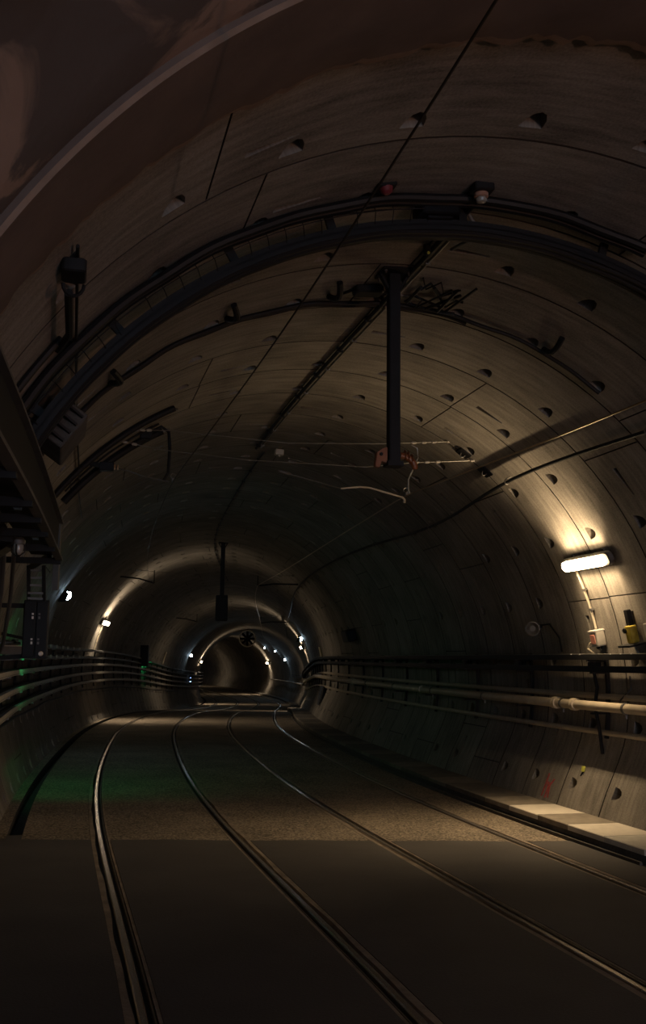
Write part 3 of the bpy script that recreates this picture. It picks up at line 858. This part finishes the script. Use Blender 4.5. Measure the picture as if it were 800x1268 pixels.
for i, (y, r) in enumerate(((6.72, .032), (6.80, .03))):
    arch_cable('bundled_cable', y, 70, 157, r, .04, 'black cable clipped flat to the lining in front of the arched tray', 'cable', group='cables in front of the arched tray', wob=.01)
arch_cable('lining_cable', 6.35, 142, 152, .022, .03, 'short black cable on the lining at upper left above the gantry', 'cable')
arch_cable('lining_cable', 8.86, 55, 148, .020, .025, 'black cable arching over the lining just behind the mesh tray', 'cable', wob=.015)
arch_cable('lining_cable', 8.93, 78, 146, .016, .022, 'thinner cable arching beside the black one behind the mesh tray', 'cable', wob=.02)
arch_cable('lining_cable', 11.62, 117, 145, .035, .04, 'thick cable on the upper left lining ending at the wire support', 'cable')
arch_cable('lining_cable', 12.62, 118, 141.5, .045, .05, 'second thick cable on the upper left lining beyond the first', 'cable')
arch_cable('lining_cable', 12.25, 119, 140.5, .012, .02, 'thin cable between the two thick ones on the upper left lining', 'cable')
for i, (y, a, lb) in enumerate(((8.75, 114.8, 'left of the contact wire'), (8.72, 100, 'left of the hanging post'), (8.80, 132.8, 'near the gantry'), (8.8, 66, 'on the right of the roof'))):
    p, T, I, V = FA(y, a)
    o = MB(); o.tube([p+T*(-.35+.06*q)+I*(.02+.07*math.sin(PI*q/6)) - V*(.03*math.sin(PI*q/6)) for q in range(7)], .028, 8)
    tag(o.build('cable_loop', 'cable_black', loc=p), 'black cable loop across the roof cable, '+lb, 'cable', 'cable loops on the roof')
p, T, I, V = FA(8.55, 95.2)
t = thing('splice_box', p, 'small dark splice box on the roof just left of the hanging post', 'electrical box')
MB().rbox(p+I*.04, V, T, I, .13, .08, .035, .03).build('box', 'dark_steel', t)
MB().tube([p+V*.13+I*.03, p+V*.2+T*.1+I*.03, p+V*.24+T*.3+I*.02], .014, 6).build('lead', 'cable_black', t)
MB().tube([p-V*.13+I*.03, p-V*.22+T*.05+I*.05, p-V*.30-T*.12+I*.02], .014, 6).build('lead', 'cable_black', t)
p, T, I, V = FA(8.45, 84.5)
t = thing('cable_tangle', p, 'tangle of thin black cables on the roof right of the hanging post', 'cable')
rr = random.Random(5)
for q in range(6):
    c = [p+T*(rr.uniform(-.25, .35))+V*rr.uniform(-.22, .3)+I*rr.uniform(.02, .09) for _ in range(5)]
    c.sort(key=lambda v: (v-p).dot(V))
    MB().tube(c, .009+.003*(q % 3), 6).build('strand', 'cable_black', t)
p, T, I, V = FA(6.90, 95.5)
t = thing('roof_box', p, 'dark wedge-shaped box on the roof between the lining and the mesh tray', 'equipment box')
MB().rbox(p+I*.07, V, T, I, .15, .11, .055, .03).build('box', 'cabinet', t)
MB().rbox(p+I*.135, V, T, I, .10, .07, .012, .02).build('cover', 'cabinet', t)
p, T, I, V = FA(6.60, 103.0)
t = thing('alarm_cap', p, 'small dim red cap on the roof left of the wedge-shaped box', 'fitting')
MB().lathe(p, I, [(0, .05), (.02, .05), (.05, .04), (.065, .02)], 14).build('cap', 'red_cap', t)
MB().rbox(p+I*.01, V, T, I, .07, .05, .012, .01).build('base', 'dark_steel', t)

# crown conduits
def crown(y0, y1, n, r, m, label):
    pts = []
    for y in frange(y0, y1, .5):
        a = 90-math.degrees(math.asin((n-OX)/R)); pts.append(WA(y, a, r+.012))
    t = thing('roof_conduit', pts[0], label, 'conduit')
    MB().tube(pts, r, 8).build('tube', m, t)
    for y in frange(y0+.6, y1-.2, 1.06)[:26]:
        a = 90-math.degrees(math.asin((n-OX)/R)); p, T, I, V = FA(y, a, .012)
        MB().box(p+I*r, T, V, I, .012, r+.010, r+.004).build('clip', m, t)
crown(6.75, 15.3, .03, .022, 'dark_steel', 'dark roof conduit running along the crown past the hanging post')
crown(7.3, 15.3, .10, .013, 'galv', 'thin bright roof conduit beside the dark one on the crown')
crown(15.6, 40, .20, .016, 'cable_black', 'thin dark roof conduit continuing along the crown into the dark')
p, T, I, V = FA(15.4, 85.6)
t = thing('roof_sensor', p, 'small pale fitting at the end of the crown conduit', 'sensor')
MB().rbox(p+I*.05, T, V, I, .06, .07, .045, .02).build('body', 'box_grey', t)
MB().lathe(p+I*.09, I, [(0, .035), (.03, .03), (.04, .012)], 12).build('dome', 'glassy', t)
run('drop_wire', [WA(6.95, 91.4, .03), WA(6.98, 89.6, .16), WA(7.2, 89.4, .12), WA(7.55, 89.4, .05)], .014, 'galv_dull', 'bent pipe on the crown beneath the orange sensor', 'pipe')
p, T, I, V = FA(6.62, 92.0)
t = thing('smoke_sensor', p, 'orange-pink lit sensor with a glass bottom hanging from the crown', 'sensor')
MB().lathe(p, I, [(0, .04), (.03, .04), (.04, .05), (.075, .05), (.08, .036)], 18).build('body', 'sensor', t)
MB().lathe(p+I*.08, I, [(0, .036), (.012, .04), (.03, .034), (.04, .016)], 18).build('lens', 'glassy', t)
MB().rbox(p+I*.02-T*.02, V, T, I, .075, .06, .03, .02).build('base', 'dark_steel', t)
p, T, I, V = FA(7.62, 92.2)
t = thing('indicator_light', p, 'tiny green indicator light on the roof conduit above the hanging post', 'light')
MB().lathe(p, I, [(0, .03), (.07, .03), (.085, .018)], 12).build('case', 'dark_steel', t)
MB().lathe(p+I*.07-T*.02, (I-T).normalized(), [(0, .012), (.012, .011), (.018, .005)], 10).build('lens', 'green_dot' if 'green_dot' in MATS else 'tag_yellow', t)

# ------------------------------------------------------------------ hanging posts
def hang_post(y, n, zb, label, box=False):
    C, T, N = F(y); zt = 5.16
    t = thing('hanging_post', W(y, n, zt), label, 'post')
    h = .047 if not box else .06
    MB().box(W(y, n, (zt+zb)/2), N, T, UP, h, h, (zt-zb)/2).build('tube', 'dark_steel', t, bevel=.006)
    o = MB(); o.box(W(y, n, zt-.02), N, T, UP, .13, .13, .015)
    tp = o.build('top_plate', 'dark_steel', t)
    for sx in (-1, 1):
        MB().bar(W(y, n+sx*.05, zt-.16), W(y, n+sx*.13, zt-.02), .02, .05, up=T).build('gusset', 'dark_steel', t)
    for sx in (-1, 1):
        for sy in (-1, 1):
            MB().lathe(W(y, n, zt-.035)+N*(.1*sx)+T*(.1*sy), -UP, [(0, .014), (.014, .014), (.016, .008), (.03, .008)], 6).build('bolt', 'galv_dull', tp)
    MB().box(W(y, n, zb+.02), N, T, UP, h+.02, h+.02, .02).build('foot', 'dark_steel', t)
    if box: MB().rbox(W(y, n, zb+.25), N, UP, T, .17, .36, .15, .03).build('casing', 'dark_steel', t)
    return t
PN = -.09
hang_post(8.2, PN, 3.47, 'black square post hanging from the crown in the middle of the near tunnel')
hang_post(28.4, .44, 3.05, 'distant hanging post with a dark casing at its foot', True)
C, T, N = F(8.2)
for s, lb in ((-1, 'orange insulator bracket on the left of the hanging post foot'), (1, 'dull orange curved insulator on the right of the hanging post foot')):
    t = thing('insulator_bracket', W(8.2, PN+s*.06, 3.52), lb, 'insulator')
    o = MB()
    if s < 0:
        ol = [(-.06, .10), (-.06, -.04), (-.11, -.02), (-.125, -.075), (-.165, -.07), (-.15, .05), (-.10, .085)]
        f = [W(8.17, PN+a, 3.53+z) for a, z in ol]; k = len(f)
        o.add(f+[v+T*.06 for v in f], [tuple(range(k)), tuple(k+i for i in range(k))]+[(i, (i+1) % k, k+(i+1) % k, k+i) for i in range(k)])
        o.build('arm', 'orange', t, bevel=.005, smooth=40)
        MB().lathe(W(8.155, PN-.115, 3.565), T, [(0, .012), (.012, .016), (.09, .016), (.1, .012)], 10).build('bolt', 'dark_steel', t)
    else:
        o.tube([W(8.2, PN+.06+.13*math.sin(i*PI/16), 3.57-.11*(1-math.cos(i*PI/16))) for i in range(9)], [.028]*8+[.02], 12)
        o.build('arm', 'orange', t)
        for i in range(3): MB().lathe(W(8.2, PN+.09+.03*i, 3.575-.008*i*i), N, [(0, .03), (.008, .045), (.016, .03)], 14).build('shed', 'orange', t)

# ------------------------------------------------------------------ contact wires and their supports
def wire(name, y0, y1, fn, r, m, label, cat='wire'):
    pts = [W(y, *fn(y)) for y in frange(y0, y1, .7)]
    return run(name, pts, r, m, label, cat, seg=6)
SUP = [12.2, 28.6, 46.5, 66]
def sag(y, z, d=.13):
    p = [-5]+SUP+[90]
    for a, c in zip(p, p[1:]):
        if a <= y <= c:
            f = (y-a)/(c-a); return z-4*d*f*(1-f)
    return z
wire('contact_wire', -2, 72, lambda y: (-1.47, sag(y, 3.98, .14)), .006, 'wire_dull', 'thin contact wire over the left track')
wire('contact_wire', -2, 72, lambda y: (1.446, sag(y, 3.96, .16)), .008, 'copper', 'upper bright wire over the right track crossing in front of the lit wall')
FC = Spline([-3, 8.7, 11.7, 14, 18, 30, 50, 62], [46.2, 46.2, 46.9, 44.2, 45.2, 45, 46, 46])
run('wall_cable', [WA(y, FC(y)[0], .075) for y in frange(-2.5, 60, .5)], .022, 'cable_black', 'thick dark cable hung along the upper right wall just under the bright wire', 'cable')
for y in (5.5, 8.7, 11.7, 15.0, 18.2, 21.5):
    p, T, I, V = FA(y, FC(y)[0])
    o = MB(); o.tube([p-I*.02, p+I*.05+V*.035, p+I*.10+V*.03, p+I*.115, p+I*.09-V*.025], .008, 6)
    tag(o.build('cable_hook', 'galv_dull', loc=p), 'wall hook carrying the thick dark cable on the upper right wall', 'hook', 'hooks of the right wall cable')
def ring_clamp(y, n, z, label):
    C, T, N = F(y); p = W(y, n, z)
    t = thing('wire_clamp', p, label, 'clamp')
    MB().tube([p+UP*(.012+.03*(1-math.cos(a)))+N*.03*math.sin(a) for a in [2*PI*i/12 for i in range(13)]], .006, 6).build('ring', 'galv', t)
    MB().box(p-UP*.01, T, N, UP, .05, .016, .022).build('jaw', 'galv_dull', t)
ring_clamp(12.2, 1.446, 3.98, 'clamp where the registration arm holds the right-hand contact wire')
ring_clamp(12.2, -1.47, 4.0, 'clamp where the left support arm holds the left contact wire')

def turnbuckle(p, q, n=3):                        # bright end fittings on a span wire
    d = (q-p).normalized(); o = MB(); L = (q-p).length
    for i in range(n):
        c = p+d*(L*(.12+.76*i/(n-1)))
        o.lathe(c-d*.035, d, [(0, .006), (.01, .017), (.06, .017), (.07, .006)], 8)
    return o
def span(y, pts, label, fit):
    pts = [W(y, n, z) for n, z in pts]
    t = thing('cross_span_wire', pts[0], label, 'wire')
    MB().tube(pts, .0055, 6).build('wire', 'galv', t)
    for (i, f0, f1) in fit:
        a, c = pts[i], pts[i+1]
        turnbuckle(a.lerp(c, f0), a.lerp(c, f1)).build('insulator', 'tray_lip', t)
    for e, k in ((pts[0], 1), (pts[-1], -2)):
        d = (pts[k]-e).normalized()
        MB().tube([e+d*(.03*math.cos(a))+UP*.02*math.sin(a) for a in [2*PI*i/10 for i in range(11)]], .008, 6).build('eye', 'galv_dull', t)
span(12.1, [(-2.22, 4.42), (-1.6, 4.33), (-.6, 4.27), (.9, 4.27), (1.5, 4.36), (2.60, 4.46)], 'lower cross-span wire between the tunnel walls, with bright fittings at the right', [(0, .05, .5), (4, .0, .35), (4, .7, .98)])
span(12.1, [(-1.98, 4.55), (-1.53, 4.57), (-.1, 4.51), (1.0, 4.57), (1.46, 4.61), (2.28, 4.69)], 'upper cross-span wire behind the hanging post, with bright fittings at the right', [(0, .05, .5), (4, .02, .45), (4, .6, .98)])
for y, n, z, lb in ((12.1, 2.62, 4.47, 'lower'), (12.1, 2.32, 4.72, 'upper')):
    a = math.degrees(math.atan2(z-ZC, n-OX)); p, T, I, V = FA(y, a)
    t = thing('anchor_plate', p, 'dark anchor plate on the right lining holding the %s cross-span wire' % lb, 'anchor')
    MB().rbox(p+I*.012, T, V, I, .10, .085, .012, .012).build('plate', 'dark_steel', t)
    MB().tube([p+I*(.02+.05*math.sin(q))+V*.03*math.cos(q) for q in [PI*i/6 for i in range(7)]], .008, 6).build('eye', 'galv_dull', t)
C, T, N = F(12.2)
t = thing('registration_arm', W(12.2, -.18, 4.16), 'long bent registration arm holding the right-hand contact wire', 'arm')
MB().tube([W(12.2, -.16, 4.17), W(12.2, .62, 3.995)], .006, 6).build('stay', 'galv_dull', t)
MB().tube([W(12.2, .60, 4.0), W(12.2, .85, 4.035), W(12.2, .97, 4.03), W(12.2, 1.40, 3.93)], .012, 8).build('tube', 'pipe_paint', t)
MB().tube([W(12.2, 1.39, 3.935), W(12.2, 1.43, 3.90), W(12.2, 1.425, 3.86)], .016, 8).build('end_hook', 'pipe_paint', t)
MB().lathe(W(12.2, -.20, 4.18), (N-UP*.22).normalized(), [(0, .01), (.03, .022), (.14, .022), (.17, .012)], 10).build('insulator', 'galv_dull', t)
run('jumper_cable', [W(12.15, 1.50, 4.60), W(12.15, 1.58, 4.56), W(12.15, 1.59, 4.44), W(12.15, 1.53, 4.30), W(12.15, 1.46, 4.15), W(12.15, 1.46, 4.03), W(12.15, 1.48, 3.97)], .011, 'galv', 'pale curved jumper cable hanging from the upper cross-span to the contact wire', 'cable')
t = thing('support_arm', W(12.3, -1.6, 4.75), 'dark curved support arm hanging from the left roof to the contact wire', 'arm')
MB().tube([W(12.3, -1.95, 4.40), W(12.3, -1.75, 4.58), W(12.3, -1.62, 4.66), W(12.3, -1.53, 4.60), W(12.3, -1.51, 4.4), W(12.3, -1.52, 4.1), W(12.3, -1.57, 4.0)], .02, 8).build('tube', 'dark_steel', t)
MB().rbox(W(12.3, -1.80, 4.60), N, UP, T, .07, .11, .05, .02).build('block', 'dark_steel', t)
MB().bar(W(12.3, -1.80, 4.68), W(12.3, -1.84, 4.76), .05, .05).build('mount', 'dark_steel', t)
t = thing('registration_arm', W(12.2, -2.2, 4.1), 'left registration arm with a black insulator block and two glints made as pins at the left wall', 'arm')
MB().rbox(W(12.2, -2.25, 4.11), N, UP, T, .085, .05, .05, .015).build('insulator_block', 'cabinet', t)
MB().tube([W(12.2, -2.14, 4.11), W(12.2, -1.80, 4.02), W(12.2, -1.52, 3.97)], .009, 6).build('stay', 'galv_dull', t)
for s in (-.018, .018): MB().lathe(W(12.15, -2.14+s, 4.10), UP, [(-.03, .009), (.03, .009)], 8).build('glint_pin', 'copper', t)  # small copper pins stand in for two bright reflections on the block
MB().bar(W(12.2, -2.33, 4.12), W(12.2, -2.44, 4.14), .05, .05).build('mount', 'dark_steel', t)
# second support further on
def support2(y, tail):
    C, T, N = F(y)
    t = thing('support_arm', W(y, -1.5, 4.5), 'support arm over the left track '+tail, 'arm')
    MB().tube([W(y, -2.45, 4.15), W(y, -1.9, 4.10), W(y, -1.47, 3.98)], .022, 8).build('tube', 'dark_steel', t)
    MB().tube([W(y, -1.47, 3.98), W(y, -1.47, 4.22), W(y, -1.47, 4.34)], .014, 6).build('hanger', 'dark_steel', t)
    t2 = thing('support_arm', W(y, 1.5, 4.5), 'support arm over the right track '+tail, 'arm')
    MB().tube([W(y, 2.60, 4.02), W(y, 1.9, 4.02), W(y, 1.45, 3.96)], .022, 8).build('tube', 'dark_steel', t2)
    MB().tube([W(y, 1.45, 3.96), W(y, 1.45, 4.25)], .014, 6).build('hanger', 'dark_steel', t2)
    span(y, [(-2.15, 4.36), (-1.47, 4.30), (.2, 4.24), (1.45, 4.25), (2.45, 4.27)], 'cross-span wire '+tail, [(0, .1, .5), (3, .5, .9)])
support2(28.6, 'at the second wire support, near the first bright arch')
support2(46.5, 'at the third wire support, deep in the tunnel')
p, T, I, V = FA(30.5, 88.6)
t = thing('roof_sensor', p, 'tiny pale fitting on the crown at the first bright arch', 'sensor')
MB().rbox(p+I*.05, T, V, I, .07, .06, .045, .02).build('body', 'box_grey', t)
MB().lathe(p+I*.09, I, [(0, .04), (.03, .035), (.04, .012)], 12).build('dome', 'glassy', t)

# ------------------------------------------------------------------ boxes and plates further on
def wallbox(name, y, ang, hx, hy, d, label, cat, m='cabinet'):
    p, T, I, V = FA(y, ang)
    t = thing(name, p, label, cat)
    MB().rbox(p+I*(d+.01), T, V, I, hx, hy, d, .03).build('case', m, t)
    MB().rbox(p+I*(2*d+.018), T, V, I, hx*.86, hy*.88, .008, .02).build('door', m, t)
    return t
wallbox('wall_box', 25.0, 17, .42, .15, .11, 'square dark box on the shadowed right wall above the trays', 'equipment box')
wallbox('niche_door', 32.6, -11.2, .62, .31, .04, 'tall dark panel low on the right wall under the distant trays', 'panel')
p, T, I, V = FA(67.5, 166.5)
t = thing('sign_plate', p+I*.1, 'pale yellow plate under the lamp of the third arch', 'sign')
MB().rbox(p+I*.12, I, V, T, .14, .24, .012, .02).build('plate', 'lid_new_lit', t)
MB().bar(p, p+I*.14, .03, .03).build('bracket', 'dark_steel', t)
p, T, I, V = FA(64, 178)
t = thing('signal_light', p, 'two small blue lights stacked on the far left wall', 'light')
MB().rbox(p+I*.12, I, V, T, .09, .24, .06, .03).build('case', 'cabinet', t)
for s in (-.11, .11): MB().lathe(p+I*.14+V*s-T*.05, -T, [(0, .05), (.03, .045), (.05, .02)], 14).build('lens', 'blue_glow', t)
# jet fan
C, T, N = F(73); p = W(73, -.13, 4.52)
t = thing('jet_fan', p, 'round jet fan hanging from the roof far down the tunnel', 'fan')
o = MB(); r0, r1 = .60, .53
seg = 32; vs = []; fs = []
for d, r in ((-1.2, r0), (-1.25, .565), (-1.2, r1), (1.2, r1), (1.25, .565), (1.2, r0)):
    vs += [p+T*d+(N*math.cos(2*PI*k/seg)+UP*math.sin(2*PI*k/seg))*r for k in range(seg)]
for i in range(6):
    for k in range(seg): fs.append((i*seg+k, i*seg+(k+1) % seg, ((i+1) % 6)*seg+(k+1) % seg, ((i+1) % 6)*seg+k))
o.add(vs, fs).build('casing', 'tray_lip', t)
hb = MB().lathe(p-T*.3, T, [(-.25, .02), (-.15, .12), (0, .16), (.5, .16)], 18).build('hub', 'dark_steel', t)
for q in range(8):
    a = 2*PI*q/8; d = N*math.cos(a)+UP*math.sin(a); e = N*-math.sin(a)+UP*math.cos(a)
    MB().box(p-T*.1+d*.34, d, (e+T*.7).normalized(), d.cross((e+T*.7).normalized()), .185, .09, .008).build('blade', 'dark_steel', hb)
for s in (-.8, .8): MB().bar(p+T*s+UP*.58, p+T*s+UP*.72, .08, .3).build('hanger', 'dark_steel', t)

# ------------------------------------------------------------------ light behind the viewer and world
p, T, I, V = FA(.2, 175, .1)
p = W(-3.2, 2.85, 1.15)
C, T, N = F(-3.2)
t = thing('signal_lamp', p, 'red-orange signal lamp beside the right track behind the viewer', 'lamp')
MB().rbox(p, N, UP, T, .13, .20, .08, .03).build('case', 'cabinet', t)
MB().lathe(p+T*.085, T, [(0, .09), (.02, .085), (.035, .04)], 18).build('lens', 'red_glow', t)
MB().bar(p-UP*.2, W(-3.2, 2.85, 0), .06, .06).build('post', 'dark_steel', t)

w = bpy.data.worlds.new('world'); S.world = w; w.use_nodes = True
w.node_tree.nodes['Background'].inputs[0].default_value = (.62, .86, 1.15, 1)
w.node_tree.nodes['Background'].inputs[1].default_value = 2.4

vs_ = S.view_settings
vs_.view_transform = 'Standard'; vs_.look = 'None'; vs_.gamma = 1.0; vs_.exposure = 0.0; vs_.use_curve_mapping = False
S.cycles.use_denoising = True
S.cycles.max_bounces = 8; S.cycles.diffuse_bounces = 4
